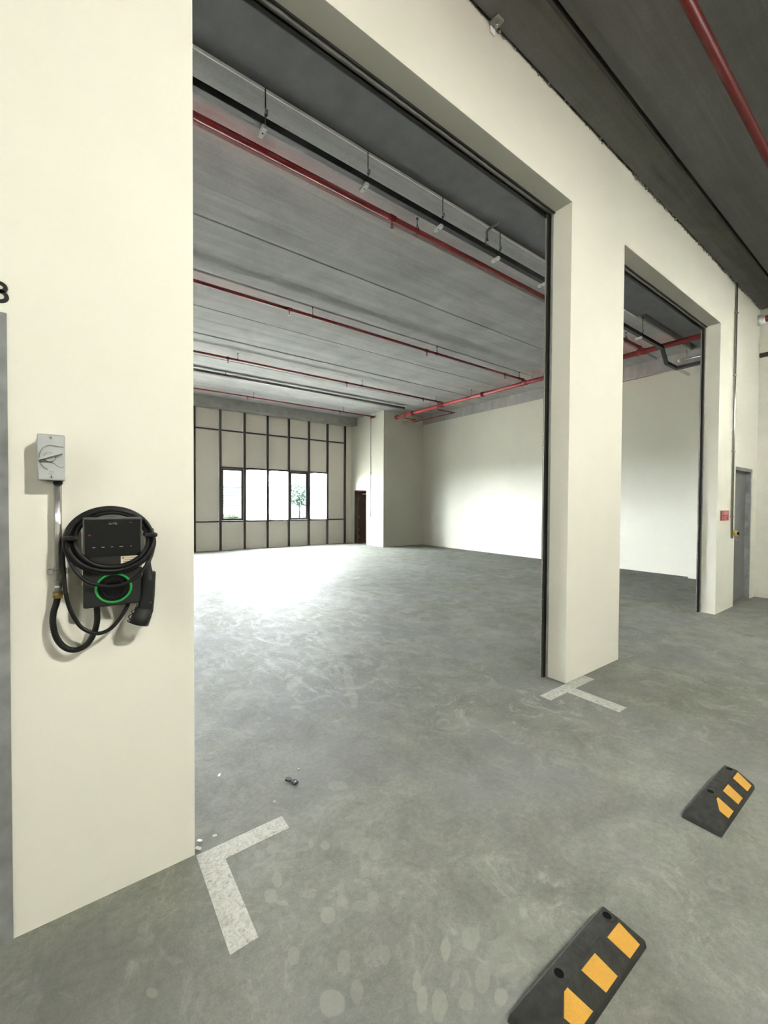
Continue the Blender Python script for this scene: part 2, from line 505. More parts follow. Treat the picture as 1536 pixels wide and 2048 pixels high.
# cast strip over the roller shutters, plus a white strip as painted arris light
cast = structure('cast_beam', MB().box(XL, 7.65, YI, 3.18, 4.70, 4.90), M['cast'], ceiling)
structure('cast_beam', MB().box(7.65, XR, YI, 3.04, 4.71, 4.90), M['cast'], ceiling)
structure('arris_light_strip', MB().prism([(3.181, 4.678), (3.203, 4.691), (3.203, 4.712), (3.181, 4.712)], 0, XL, 7.64), M['zinc'], ceiling)
structure('edge_beam', MB().box(XL, XS, 13.36, 13.9, 4.47, 4.90), M['beam_dark'], ceiling)

# front wall with two tall openings and two doors
O1 = (0.396, 3.30, -1, 4.00); O2 = (4.24, 7.09, -1, 4.00)
D1 = (-1.17, -0.186, -1, 2.13); D2 = (7.895, 8.80, -1, 2.095)
xs = [-9, D1[0], D1[1], O1[0], O1[1], O2[0], O2[1], D2[0], D2[1], XE + 0.2]
wf = structure('wall_front', cells(xs, [0, 2.095, 2.13, 4.0, 4.90], [O1, O2, D1, D2], YW, YI), M['wall'])
structure('wall_end', MB().box(XE, XE + 0.2, -8.0, YW, 0, 4.90), M['wall'])
structure('wall_front_return', MB().box(XE + 0.2, XR + 0.2, YW + 0.07, YI, 0, 4.90), M['wall'])

wr = structure('wall_right', MB().box(XR, XR + 0.2, YI, YK, 0, 4.45), M['wall'])
structure('edge_beam', MB().box(XR - 0.005, XR + 0.2, YI, YK, 4.45, 4.90), M['beam'], wr)
structure('wall_pilaster', MB().box(10.20, XR, YI, 3.17, 0, 4.45), M['wall'])
structure('wall_block', MB().box(XS + 0.12, XR + 0.2, YK, YK + 0.12, 0, 4.76), M['wall'])
structure('wall_side', cells([YK, 12.69, 13.51, YB], [0, 2.03, 4.76], [(12.69, 13.51, -1, 2.03)], XS, XS + 0.12, 'y'), M['wall'])
structure('wall_lobby', MB().box(10.0, 10.12, YK + 0.12, YB, 0, 4.76), M['wall'])
structure('wall_left', MB().box(XL - 0.2, XL, YI, YB + 0.15, 0, 4.9), M['wall'])
structure('wall_rear_sky_block', MB().box(-9, XE + 0.2, -8.0, -7.85, 0, 4.9), M['wall'])  # unseen wall added to shut sky light out of the driveway
structure('wall_left_sky_block', MB().box(-9, -8.85, -7.85, YW, 0, 4.9), M['wall'])  # also added out of view, closing the left end against skylight

# crumbs of mortar along the joint of wall and planks
mb = MB()
r2 = random.Random(3)
x = 1.2
while x < 9.0:
    x += r2.uniform(0.004, 0.07) * (0.35 if math.sin(x * 4.3) + math.sin(x * 1.7) > 0.5 else 1.6)
    s = r2.uniform(0.003, 0.013) * (1.9 if r2.random() < 0.14 else 1)
    c = Vector((x, YW - r2.uniform(0.0, 0.016), 4.722 - r2.uniform(-0.003, 0.008)))
    vs_ = []
    for d in ((1, 0, 0), (-1, 0, 0), (0, 1, 0), (0, -1, 0), (0, 0, 1), (0, 0, -1)):
        vs_.append(c + Vector(d) * s * r2.uniform(0.5, 1.2))
    mb.add(vs_, [(0, 2, 4), (2, 1, 4), (1, 3, 4), (3, 0, 4), (2, 0, 5), (1, 2, 5), (3, 1, 5), (0, 3, 5)])
o = mb.build('mortar_crumbs', M['mortar'], ceiling)
o['kind'] = 'stuff'

# curtain wall at the back
wb_ = structure('wall_back', cells([XL, -4.02, 8.30, XR + 0.2], [0, 4.47, 4.9], [(-4.02, 8.30, -1, 4.47)], YB, YB + 0.15), M['panel'])
MX = [8.285, 7.528, 6.77, 6.0, 5.229, 4.45, 3.68]
while MX[-1] > -3.9: MX.append(MX[-1] - 0.767)
MX = sorted(MX)
Z1, Z2, Z3, ZT = 0.92, 2.65, 3.83, 4.47
MW = 0.037
def shared(name, me, loc, parent):
    o = bpy.data.objects.new(name, me); COL.objects.link(o); o.parent = parent; o.location = loc
    return o
mull = MB().box(-MW, MW, YB - 0.025, YB + 0.09, 0, ZT).build('mullion', M['alu'], wb_)
for i, x in enumerate(MX):
    if i == 0: mull.location.x = x
    else: shared('mullion', mull.data, (x, 0, 0), wb_)
WIN = {}
nwin = 0
def is_window(i):
    a = MX[i]
    return 3.5 < a < 7.0 or -1.9 < a < 1.5
panes = {}
def panel(w, z0, z1, xc):
    key = (round(w, 3), z0, z1)
    if key not in panes:
        o = MB().bevbox(-w / 2, w / 2, YB + 0.02, YB + 0.06, z0, z1, 0.006, 1).build('panel', M['panel'], wb_)
        o.location.x = xc
        panes[key] = o.data
    else:
        shared('panel', panes[key], (xc, 0, 0), wb_)
tr = {}
def transom(w, z, xc, th=0.021):
    key = (round(w, 3), th)
    if key not in tr:
        o = MB().box(-w / 2, w / 2, YB - 0.01, YB + 0.08, -th, th).build('transom', M['alu'], wb_)
        o.location = (xc, 0, z)
        tr[key] = o.data
    else:
        shared('transom', tr[key], (xc, 0, z), wb_)
for i in range(len(MX) - 1):
    a, b = MX[i] + MW, MX[i + 1] - MW
    w, xc = round(b - a, 3), (a + b) / 2
    transom(w, Z1, xc); transom(w, Z3, xc)
    panel(w - 0.004, 0.0, Z1 - 0.022, xc)
    panel(w - 0.004, Z3 + 0.022, ZT, xc)
    if is_window(i):
        transom(w, Z2, xc, 0.026)
        panel(w - 0.004, Z2 + 0.027, Z3 - 0.022, xc)
        nwin += 1
        root = bpy.data.objects.new('window_%d' % nwin, None)
        COL.objects.link(root)
        root['kind'] = 'structure'
        closed = abs(a - 3.717) < 0.1 or abs(a - 6.037) < 0.1
        za, zb = Z1 + 0.023, Z2 - 0.028
        # the sash hangs on its left stile
        root.location = (a + 0.002, YB + 0.03, za)
        W_, H_ = w - 0.004, zb - za
        fw = 0.062 if closed else 0.030  # open sashes slimmed to mimic glare eating into the frame
        fr = MB()
        fr.box(0, fw, -0.02, 0.025, 0, H_); fr.box(W_ - fw, W_, -0.02, 0.025, 0, H_)
        fr.box(fw, W_ - fw, -0.02, 0.025, 0, fw); fr.box(fw, W_ - fw, -0.02, 0.025, H_ - fw, H_)
        f_ = fr.build('sash_frame', M['alu'] if closed else M['sash']); f_.parent = root
        p_ = MB().box(fw, W_ - fw, 0.0, 0.006, fw, H_ - fw).build('pane', M['glass_tint'] if closed else M['glass']); p_.parent = root
        h_ = MB().bevbox(W_ - fw * 0.75, W_ - fw * 0.25, -0.05, -0.02, H_ * 0.42, H_ * 0.50, 0.004, 1).build('handle', M['black_steel']); h_.parent = root
        if not closed:
            root.rotation_euler.z = math.radians(17 + (nwin % 3) * 4)
    else:
        panel(w - 0.004, Z1 + 0.022, Z3 - 0.022, xc)
# ---- shutter guides and head
def shutter(x0, x1, n):
    for side, x in ((1, x1),):
        s = -side
        root = bpy.data.objects.new('trim_%d' % n, None)
        COL.objects.link(root); root.location = (x, 2.08, 0); root['kind'] = 'structure'
        def bx(a, b, y0, y1, name, mat):
            MB().box(min(x + s * a, x + s * b), max(x + s * a, x + s * b), y0, y1, 0, 4.0).build(name, M[mat], root)
        bx(0.0, 0.026, 2.045, 2.052, 'rail_flange', 'rail')
        bx(0.0, 0.006, 2.052, 2.083, 'rail_web', 'rail')
        bx(0.006, 0.046, 2.062, 2.080, 'slot_shade', 'black_steel')  # black bar painted in for the dark of the guide slot
        bx(0.0, 0.050, 2.083, 2.090, 'rail_flange', 'rail')
        bx(0.046, 0.051, 2.076, 2.083, 'rail_lip', 'galv')
    root = bpy.data.objects.new('trim_%d' % (n + 1), None)
    COL.objects.link(root); root.location = ((x0 + x1) / 2, 2.08, 4.0); root['kind'] = 'structure'
    MB().box(x0, x1, 2.030, 2.037, 3.986, 4.02).build('slot_edge', M['black_steel'], root)
    MB().tube([(x0 + 0.01, 2.060, 4.004), (x1 - 0.01, 2.060, 4.004)], 0.022, 12).build('shutter_bottom_bar', M['rail'], root)
    MB().box(x0, x1, 2.083, 2.089, 3.955, 4.02).build('slot_edge', M['black_steel'], root)
shutter(O1[0], O1[1], 1)
shutter(O2[0], O2[1], 3)

# ---- doors
d1 = bpy.data.objects.new('door_1', None); COL.objects.link(d1); d1.location = (-0.68, YW, 0); d1['kind'] = 'structure'
fr = MB(); fr.box(-0.24, -0.184, YW - 0.006, YW + 0.10, 0, 2.13); fr.box(-1.17, -1.115, YW - 0.006, YW + 0.10, 0, 2.13); fr.box(-1.115, -0.24, YW - 0.006, YW + 0.10, 2.075, 2.13)
fr.build('door_frame', M['frame_grey'], d1)
MB().bevbox(-1.112, -0.243, YW + 0.04, YW + 0.085, 0.008, 2.072, 0.003, 1).build('door_leaf', M['door_grey'], d1)
d2 = bpy.data.objects.new('door_2', None); COL.objects.link(d2); d2.location = (8.35, YW, 0); d2['kind'] = 'structure'
fr = MB(); fr.box(7.895, 7.94, YW + 0.01, YW + 0.13, 0, 2.095); fr.box(8.755, 8.80, YW + 0.01, YW + 0.13, 0, 2.095); fr.box(7.94, 8.755, YW + 0.01, YW + 0.13, 2.045, 2.095)
fr.build('door_frame', M['frame_grey'], d2)
lf = MB().bevbox(7.943, 8.752, YW + 0.075, YW + 0.12, 0.01, 2.042, 0.003, 1).build('door_leaf', M['door_grey'], d2)
h = MB().cyl((8.0, YW + 0.075, 0.985), (8.0, YW + 0.03, 0.985), 0.010, 10)
h.tube([(8.0, YW + 0.03, 0.985), (8.06, YW + 0.028, 0.985), (8.12, YW + 0.03, 0.982)], 0.009, 8)
h.bevbox(7.98, 8.02, YW + 0.07, YW + 0.075, 0.90, 1.05, 0.002, 1)
h.build('lever_handle', M['rail'], lf)
d3 = bpy.data.objects.new('door_3', None); COL.objects.link(d3); d3.location = (XS, 13.1, 0); d3['kind'] = 'structure'
fr = MB(); fr.box(XS - 0.004, XS + 0.124, 13.47, 13.511, 0, 2.03); fr.box(XS - 0.004, XS + 0.124, 12.689, 12.72, 0, 2.03); fr.box(XS - 0.004, XS + 0.124, 12.72, 13.47, 1.99, 2.03)
fr.build('door_frame', M['brown'], d3)
lf = MB().bevbox(XS + 0.13, XS + 0.93, 13.43, 13.47, 0.008, 1.985, 0.003, 1).build('door_leaf', M['brown'], d3)
for z in (0.25, 0.52, 1.0, 1.72):
    MB().bevbox(XS + 0.10, XS + 0.145, 13.405, 13.43, z - 0.05, z + 0.05, 0.003, 1).build('hinge', M['galv'], lf)
MB().bevbox(XS + 0.30, XS + 0.55, 13.36, 13.43, 1.86, 1.93, 0.008, 1).build('door_closer', M['white'], lf)

# ------------------------------------------------------------------ fire pipes
def ring_pts(c, r, axis, n=14):
    out = []
    for k in range(n):
        a = 2 * math.pi * k / n
        if axis == 0: out.append((c[0], c[1] + r * math.cos(a), c[2] + r * math.sin(a)))
        else: out.append((c[0] + r * math.cos(a), c[1], c[2] + r * math.sin(a)))
    return out

_hang, _head = {}, {}
def hanger(root, x, y, z, r, axis, ztop, mat_rod='black_steel'):
    """clevis ring, triangular yoke and threaded rod up to the plank"""
    key = (round(r, 4), axis, round(ztop - z, 3))
    if key not in _hang:
        mb = MB()
        mb.tube(ring_pts((0, 0, 0), r + 0.005, axis), 0.004, 6, closed=True)
        top = Vector((0, 0, r + 0.055))
        for s in (-1, 1):
            b = Vector((0, s * (r + 0.004), 0.0)) if axis == 0 else Vector((s * (r + 0.004), 0, 0))
            mb.tube([b, top], 0.004, 6)
        mb.tube([top, (0, 0, ztop - z)], 0.0045, 6)
        mb.cyl((0, 0, ztop - z - 0.015), (0, 0, ztop - z), 0.014, 8)
        o = mb.build('pipe_hanger', M[mat_rod])
        _hang[key] = o.data
        bpy.data.objects.remove(o)
    h = bpy.data.objects.new('pipe_hanger', _hang[key]); COL.objects.link(h)
    h.location = (x, y, z); put(h, root)

def head(root, x, y, z, r):
    key = round(r, 4)
    if key not in _head:
        mb = MB()
        mb.cyl((0, 0, 0), (0, 0, -r - 0.012), 0.016, 8)
        mb.cyl((0, 0, -r - 0.012), (0, 0, -r - 0.045), 0.009, 8)
        for s in (-1, 1):
            mb.tube([(0, 0, -r - 0.03), (s * 0.013, 0, -r - 0.05), (0, 0, -r - 0.072)], 0.003, 5)
        mb.cyl((0, 0, -r - 0.070), (0, 0, -r - 0.074), 0.020, 10)
        o = mb.build('sprinkler_head', M['red'])
        _head[key] = o.data
        bpy.data.objects.remove(o)
    h = bpy.data.objects.new('sprinkler_head', _head[key]); COL.objects.link(h)
    h.location = (x, y, z); put(h, root)

XM, ZM = 8.95, 4.52
SP = [
    (3.63, 0.027, 'red sprinkler branch pipe nearest the first opening, below the black trunking', [(-1.0,), (2.77,), (5.9,)], [-0.2, 3.13, 6.6, 8.3]),
    (6.29, 0.024, 'red sprinkler branch pipe second from the shutter openings, crossing mid ceiling', [(-0.2,), (2.75,), (5.70,), (8.20,)], [0.2, 3.16, 5.98, 8.75]),
    (9.18, 0.023, 'red sprinkler branch pipe third from the openings, before the grey trunking', [(-0.4,), (2.62,), (5.58,), (8.2,)], [0.0, 2.83, 6.05, 8.7]),
    (12.13, 0.021, 'thin red sprinkler branch pipe farthest back, close to the window wall', [(1.0,), (4.02,), (7.10,)], [1.2, 4.20, 7.25]),
]
for (y, r, label, heads, hangs) in SP:
    xe = XM if y < 12 else XS - 0.05
    root = thing('sprinkler_pipe', (2.0, y, 4.60), label, 'pipe', 'sprinkler branch pipes under the ceiling')
    mb = MB()
    mb.cyl((XL, y, 4.60), (xe, y, 4.60), r, 14)
    for (x,) in heads:
        mb.cyl((x - 0.04, y, 4.60), (x + 0.04, y, 4.60), r + 0.006, 14)
    mb.build('pipe', M['red'], root)
    for (x,) in heads: head(root, x, y, 4.60, r)
    for x in hangs: hanger(root, x, y, 4.60, r, 0, ZC - 0.003)
    if y > 12:
        MB().tube(catmull([(xe, y, 4.60), (xe + 0.012, y, 4.60), (xe + 0.02, y + 0.02, 4.60), (xe + 0.02, y + 0.28, 4.60)], 4), r, 12).build('elbow', M['red'], root)

root = thing('main_pipe', (XM, 6.0, ZM), 'thick red main fire pipe running along the right wall into the back corner', 'pipe')
MB().cyl((XM, 0.97, ZM), (XM, 11.40, ZM), 0.050, 18).build('pipe', M['red'], root)
for y in (3.63, 6.29, 9.18):
    mb = MB()
    for s in (-1, 1):
        mb.cyl((XM, y + s * 0.07, ZM), (XM, y + s * 0.055, ZM), 0.064, 16)
    mb.cyl((XM, y - 0.055, ZM), (XM, y + 0.055, ZM), 0.057, 16)
    mb.cyl((XM - 0.08, y, 4.60), (XM, y, 4.58), 0.036, 12)
    mb.build('mechanical_tee', M['red'], root)
for y in (7.6, 10.55):
    mb = MB()
    for s in (-1, 1):
        mb.cyl((XM, y + s * 0.045, ZM), (XM, y + s * 0.02, ZM), 0.068, 16)
    mb.build('coupling', M['red'], root)
mb = MB(); mb.cyl((XM, 11.36, ZM), (XM, 11.42, ZM), 0.075, 16); mb.cyl((XM, 11.42, ZM), (XM, 11.46, ZM), 0.06, 16)
mb.build('end_flange', M['red'], root)
for y in (4.2, 6.05, 8.0, 9.7, 11.0): hanger(root, XM, y, ZM, 0.050, 1, ZC - 0.003, 'galv')
mb = MB(); mb.cyl((XM, YW - 0.004, ZM), (XM, YW - 0.09, ZM), 0.085, 18, 0.062)
mb.build('wall_collar', M['zinc'], root)

def drop_pipe(y, y2, x2, label):
    root = thing('drop_pipe', (XM, y, ZM), label, 'pipe', 'red drop pipes beside the main')
    p = [(XM - 0.10, y, 4.60), (XM - 0.10, y, 4.46), (XM - 0.09, y, 4.40), (XM - 0.03, y, 4.385), (x2, y, 4.385)]
    MB().tube(catmull(p, 5), 0.020, 12).build('drop', M['red'], root)
    MB().cyl((x2, y - 0.03, 4.385), (x2, y2, 4.385), 0.017, 12).build('run', M['red'], root)
    head(root, x2 - 0.12, y, 4.385, 0.017)
drop_pipe(9.25, 11.2, 9.55, 'thin red drop pipe bent under the main, nearer one, right of the third branch')
drop_pipe(10.85, 11.45, 9.30, 'thin red drop pipe bent under the main in the far corner')

root = thing('sprinkler_pipe', (4.0, 0.97, 4.50), 'red fire pipe under the dark driveway ceiling outside the openings', 'pipe')
MB().cyl((-6.0, 0.97, 4.50), (XM - 0.051, 0.97, 4.50), 0.031, 14).build('pipe', M['red'], root)
for x in (-2.0, 0.6, 5.8): hanger(root, x, 0.97, 4.50, 0.031, 0, 4.732)

# ------------------------------------------------------------------ cable trunking
TY0, TY1, TZ0, TZ1 = 3.185, 3.245, 4.425, 4.485
root = thing('cable_trunking', (2.0, 3.24, TZ0), 'black cable trunking hung on rods behind the shutter openings', 'trunking')
MB().bevbox(XL + 0.01, 8.80, TY0, TY1, TZ0, TZ1, 0.003, 1).build('trunk_run', M['trunk'], root)
MB().prism([(8.80, TZ0), (8.80, TZ1), (9.02, 4.24), (9.02, 4.18)], 1, TY0, TY1).build('offset_bend', M['trunk'], root)
MB().bevbox(9.02, 9.50, TY0, TY1, 4.18, 4.24, 0.003, 1).build('trunk_run', M['trunk'], root)
MB().bevbox(9.47, 9.56, YI + 0.005, TY1, 4.18, 4.24, 0.003, 1).build('trunk_run', M['trunk'], root)
MB().bevbox(9.56, 10.19, TY0 + 0.01, TY1 - 0.01, 4.185, 4.235, 0.003, 1).build('trunk_run', M['galv'], root)
hx = [-0.72, 0.235, 1.19, 2.145, 3.085, 4.02, 4.97, 5.965, 6.92, 7.875]
_tr = None
for x in hx:
    hg = bpy.data.objects.new('trapeze_hanger', None); COL.objects.link(hg)
    hg.location = (x, 3.235, TZ0); put(hg, root)
    if _tr is None:
        rod = MB()
        rod.cyl((0, -0.06, 0.0), (0, -0.06, ZC - TZ0), 0.005, 6); rod.cyl((0, -0.06, ZC - TZ0 - 0.02), (0, -0.06, ZC - TZ0), 0.013, 8)
        a = rod.build('rod', M['black_steel'])
        ch = MB()
        ch.box(-0.018, 0.018, -0.052, 0.055, -0.030, -0.001)
        b = ch.build('channel', M['zinc'])
        c = MB().cyl((0, 0.0, -0.032), (0, 0.0, -0.029), 0.007, 8).build('slot', M['hole'])
        d = MB().bevbox(-0.006, 0.020, -0.075, -0.045, TZ1 - TZ0 + 0.01, TZ1 - TZ0 + 0.05, 0.004, 1).build('clip', M['galv'])
        _tr = [(o.name.split('.')[0], o.data) for o in (a, b, c, d)]
        for o in (a, b, c, d): bpy.data.objects.remove(o)
    for nm, me in _tr:
        q = bpy.data.objects.new(nm, me); COL.objects.link(q); q.parent = hg

p = [(3.84, 3.06, 4.70), (3.83, 3.07, 4.665), (3.79, 3.12, 4.635), (3.765, 3.16, 4.60), (3.76, 3.156, 4.55), (3.76, 3.156, 4.49), (3.76, 3.156, 4.46)]
root = thing('flexible_conduit', (3.76, 3.156, 4.44), 'grey flexible conduit curving down from the cast beam to the black trunking', 'conduit')
mb = MB(); mb.tube(catmull(p, 6), 0.014, 10)
mb.build('hose', M['rail'], root)
MB().cyl((3.76, 3.156, 4.51), (3.76, 3.156, 4.45), 0.0175, 12, 0.026).build('gland', M['galv'], root)

root = thing('cable_trunking', (2.0, 10.72, 4.66), 'dark grey cable trunking across the ceiling near the window wall', 'trunking')
MB().bevbox(XL + 0.01, 8.72, 10.66, 10.76, 4.64, 4.70, 0.003, 1).build('trunk_run', M['trunk_grey'], root)
for x in (-3, -1, 1, 3, 5, 7, 8.4):
    MB().cyl((x, 10.71, 4.70), (x, 10.71, ZC), 0.006, 6).build('rod', M['black_steel'], root)

root = thing('conduit', (10.36, 3.7, 4.42), 'slim galvanised conduit along the top of the right wall behind the second opening', 'conduit')
MB().cyl((10.37, 3.30, 4.42), (10.37, 5.6, 4.42), 0.016, 10).build('pipe', M['galv'], root)
for y in (3.5, 4.3, 5.2):
    MB().bevbox(10.365, 10.40, y - 0.012, y + 0.012, 4.395, 4.445, 0.003, 1).build('saddle', M['galv'], root)
root = thing('conduit', (10.15, 2.8, 4.53), 'short galvanised pipe stub above the trunking bend by the pilaster', 'conduit')
MB().cyl((10.15, YI, 4.53), (10.15, 3.35, 4.53), 0.02, 10).build('pipe', M['galv'], root)
MB().cyl((10.15, 3.35, 4.53), (10.15, 3.40, 4.53), 0.034, 12).build('end_cap', M['zinc'], root)
MB().cyl((10.15, 3.25, 4.55), (10.15, 3.25, ZC), 0.006, 6).build('rod', M['galv'], root)

root = thing('conduit', (XS - 0.012, 12.42, 1.07), 'thin grey conduit drop on the bright side wall beside the brown door', 'conduit')
MB().cyl((XS - 0.012, 12.42, 1.10), (XS - 0.012, 12.42, 4.73), 0.010, 8).build('pipe', M['galv'], root)
MB().bevbox(XS - 0.03, XS, 12.395, 12.445, 1.05, 1.13, 0.004, 1).build('end_box', M['iso_grey'], root)
MB().bevbox(XS - 0.026, XS, 12.40, 12.44, 2.58, 2.66, 0.004, 1).build('inline_box', M['iso_grey'], root)

# ------------------------------------------------------------------ things on the end of the front wall
root = thing('conduit', (7.70, YW, 1.05), 'thin galvanised conduit running up the wall between red sign and grey door', 'conduit')
MB().cyl((7.70, YW - 0.018, 1.03), (7.70, YW - 0.018, 4.72), 0.014, 10).build('pipe', M['galv'], root)
for z in (1.35, 2.3, 3.4, 4.3):
    MB().bevbox(7.665, 7.735, YW - 0.034, YW, z - 0.012, z + 0.012, 0.003, 1).build('saddle', M['galv'], root)
root = thing('socket_plug', (7.80, YW, 1.10), 'yellow industrial plug with a dark tip sticking out beside the grey door', 'plug')
mb = MB(); mb.cyl((7.80, YW, 1.10), (7.80, YW - 0.018, 1.10), 0.052, 16); mb.cyl((7.80, YW - 0.018, 1.10), (7.80, YW - 0.055, 1.10), 0.042, 16, 0.038)
mb.build('body', M['yellow_plastic'], root)
MB().cyl((7.80, YW - 0.055, 1.10), (7.80, YW - 0.075, 1.10), 0.022, 12).build('tip', M['hole'], root)
MB().cyl((7.80, YW - 0.055, 1.10), (7.80, YW - 0.060, 1.10), 0.040, 16).build('rim', M['brass'], root)

root = thing('sign', (7.41, YW, 1.30), 'small red square sign with faded print beside the grey door', 'sign')
MB().bevbox(7.24, 7.59, YW - 0.006, YW, 1.295, 1.437, 0.001, 1).build('plate', M['sign_red'], root)
MB().box(7.265, 7.345, YW - 0.008, YW - 0.006, 1.375, 1.428).build('print', M['sign_pink'], root)
MB().box(7.36, 7.565, YW - 0.008, YW - 0.006, 1.375, 1.428).build('print', M['sign_pink'], root)
MB().box(7.295, 7.335, YW - 0.008, YW - 0.006, 1.307, 1.362).build('print', M['sign_pink'], root)
mb = MB()
n = 18
vs_, fs_ = [], []
for k in range(n + 1):
    a = math.radians(38 + (322 - 38) * k / n)
    for rr in (0.085, 0.040):
        for y in (YW - 0.008, YW - 0.006):
            vs_.append((7.455 + math.cos(a) * rr, y, 1.334 + math.sin(a) * rr * 0.33))
for k in range(n):
    b = k * 4
    fs_ += [(b, b + 2, b + 6, b + 4), (b + 1, b + 5, b + 7, b + 3), (b, b + 4, b + 5, b + 1), (b + 2, b + 3, b + 7, b + 6)]
fs_ += [(0, 1, 3, 2), (n * 4, n * 4 + 2, n * 4 + 3, n * 4 + 1)]
mb.add(vs_, fs_)
mb.build('print', M['sign_pink'], root)

o = MB().bevbox(XE - 0.05, XE, -5.0, YW - 0.01, 3.935, 4.0, 0.003, 1).build('cable_trunking', M['black_steel'])
place_root(o, (XE, -1.5, 3.935))
tag(o, 'black trunking bar along the end wall at the right edge', 'trunking')

root = thing('anchor_bracket', (2.28, YW, 4.68), 'small steel anchor plate with bolt at the wall and ceiling joint', 'bracket')
MB().bevbox(2.235, 2.305, YW - 0.075, YW - 0.006, 4.705, 4.722, 0.003, 1).build('plate', M['rail'], root)
MB().bevbox(2.245, 2.295, YW - 0.012, YW, 4.665, 4.705, 0.003, 1).build('plate', M['zinc'], root)
MB().cyl((2.27, YW - 0.042, 4.705), (2.27, YW - 0.042, 4.682), 0.011, 6).build('bolt', M['galv'], root)

# numeral beside the left door
o = None
mb = MB()
def arc(cx, cz, rx, rz, a0, a1, n=14):
    return [(cx + rx * math.cos(math.radians(a0 + (a1 - a0) * k / n)), cz + rz * math.sin(math.radians(a0 + (a1 - a0) * k / n))) for k in range(n + 1)]
def stroke(mb, path, w, y0, y1):
    n = len(path); L, R = [], []
    for i in range(n):
        a = Vector(path[max(i - 1, 0)]); b = Vector(path[min(i + 1, n - 1)])
        t = (b - a).normalized(); nn = Vector((-t.y, t.x)) * w / 2
        L.append(Vector(path[i]) + nn); R.append(Vector(path[i]) - nn)
    vs_, fs_ = [], []
    for i in range(n):
        vs_ += [(L[i].x, y0, L[i].y), (R[i].x, y0, R[i].y), (L[i].x, y1, L[i].y), (R[i].x, y1, R[i].y)]
    for i in range(n - 1):
        b = i * 4
        fs_ += [(b, b + 1, b + 5, b + 4), (b + 2, b + 6, b + 7, b + 3), (b, b + 4, b + 6, b + 2), (b + 1, b + 3, b + 7, b + 5)]
    fs_ += [(0, 2, 3, 1), ((n - 1) * 4, (n - 1) * 4 + 1, (n - 1) * 4 + 3, (n - 1) * 4 + 2)]
    mb.add(vs_, fs_)
stroke(mb, arc(-0.202, 2.2125, 0.0165, 0.0135, 150, -90), 0.0115, YW - 0.004, YW)
stroke(mb, arc(-0.202, 2.1825, 0.0195, 0.0165, 90, -150), 0.0115, YW - 0.004, YW)
o = mb.build('door_numeral', M['ink'])
place_root(o, (-0.2, YW, 2.165))
tag(o, 'black number 3 on the cream wall above the grey door frame', 'numeral')

# ------------------------------------------------------------------ isolator, conduit and charger
IX0, IX1, IZ0, IZ1, IY = -0.104, -0.031, 1.575, 1.730, 1.80
root = thing('isolator_switch', (-0.0675, YW, IZ0), 'light grey isolator switch box on the wall above the charger', 'switch')
MB().bevbox(IX0 + 0.002, IX1 - 0.002, IY + 0.022, YW, IZ0 + 0.002, IZ1 - 0.002, 0.004, 2).build('back_box', M['iso_grey'], root)
MB().bevbox(IX0, IX1, IY, IY + 0.021, IZ0, IZ1, 0.004, 2).build('cover', M['iso_grey'], root)
cx, cz = -0.0755, 1.6500
for z in (IZ1 - 0.012, IZ0 + 0.011):
    s = MB().cyl((-0.0675, IY + 0.001, z), (-0.0675, IY - 0.0015, z), 0.0058, 14).build('screw', M['galv'], root)
    MB().box(-0.0685, -0.0665, IY - 0.0019, IY - 0.0014, z - 0.003, z + 0.003).build('slot', M['hole'], s)
g = MB()
stroke(g, [(-0.0345, 1.6885)] + [(-0.072, 1.6925)] + arc(cx + 0.003, cz, 0.0265, 0.040, 105, 262), 0.0028, IY - 0.003, IY + 0.001)
g.build('guard_rib', M['iso_dark'], root)
g = MB()
stroke(g, arc(cx + 0.004, cz + 0.002, 0.024, 0.036, 110, 256), 0.0026, IY - 0.005, IY + 0.001)
g.build('guard_rib', M['iso_grey'], root)
g = MB()
stroke(g, [(-0.0695, 1.6345), (-0.060, 1.632), (-0.050, 1.622), (-0.041, 1.619), (-0.034, 1.622)], 0.0022, IY - 0.0015, IY + 0.001)
g.build('guard_rib', M['iso_dark'], root)
kn = MB().cyl((cx + 0.004, IY, cz + 0.002), (cx + 0.004, IY - 0.008, cz + 0.002), 0.0145, 22).build('knob', M['iso_grey'], root)
MB().tube([(cx + 0.004 + 0.0155 * math.cos(a * math.pi / 10), IY - 0.001, cz + 0.002 + 0.0155 * math.sin(a * math.pi / 10)) for a in range(20)], 0.0012, 6, closed=True).build('knob_ring', M['iso_dark'], kn)
lv = MB()
a0, a1 = Vector((-0.0985, 1.6425)), Vector((-0.041, 1.6700))
t = (a1 - a0).normalized(); nn = Vector((-t.y, t.x))
q = [a0 + nn * 0.0025, a0 - nn * 0.0025, a1 - nn * 0.0045, a1 + nn * 0.0045]
lv.prism([(v.x, v.y) for v in q], 1, IY - 0.024, IY - 0.004)
lv.build('lever', M['iso_grey'], root)
MB().box(-0.077, -0.063, IY - 0.0007, IY, 1.595, 1.5965).build('rating_print', M['iso_dark'], root)
MB().box(-0.073, -0.061, IY - 0.0007, IY, 1.602, 1.604).build('rating_print', M['iso_dark'], root)

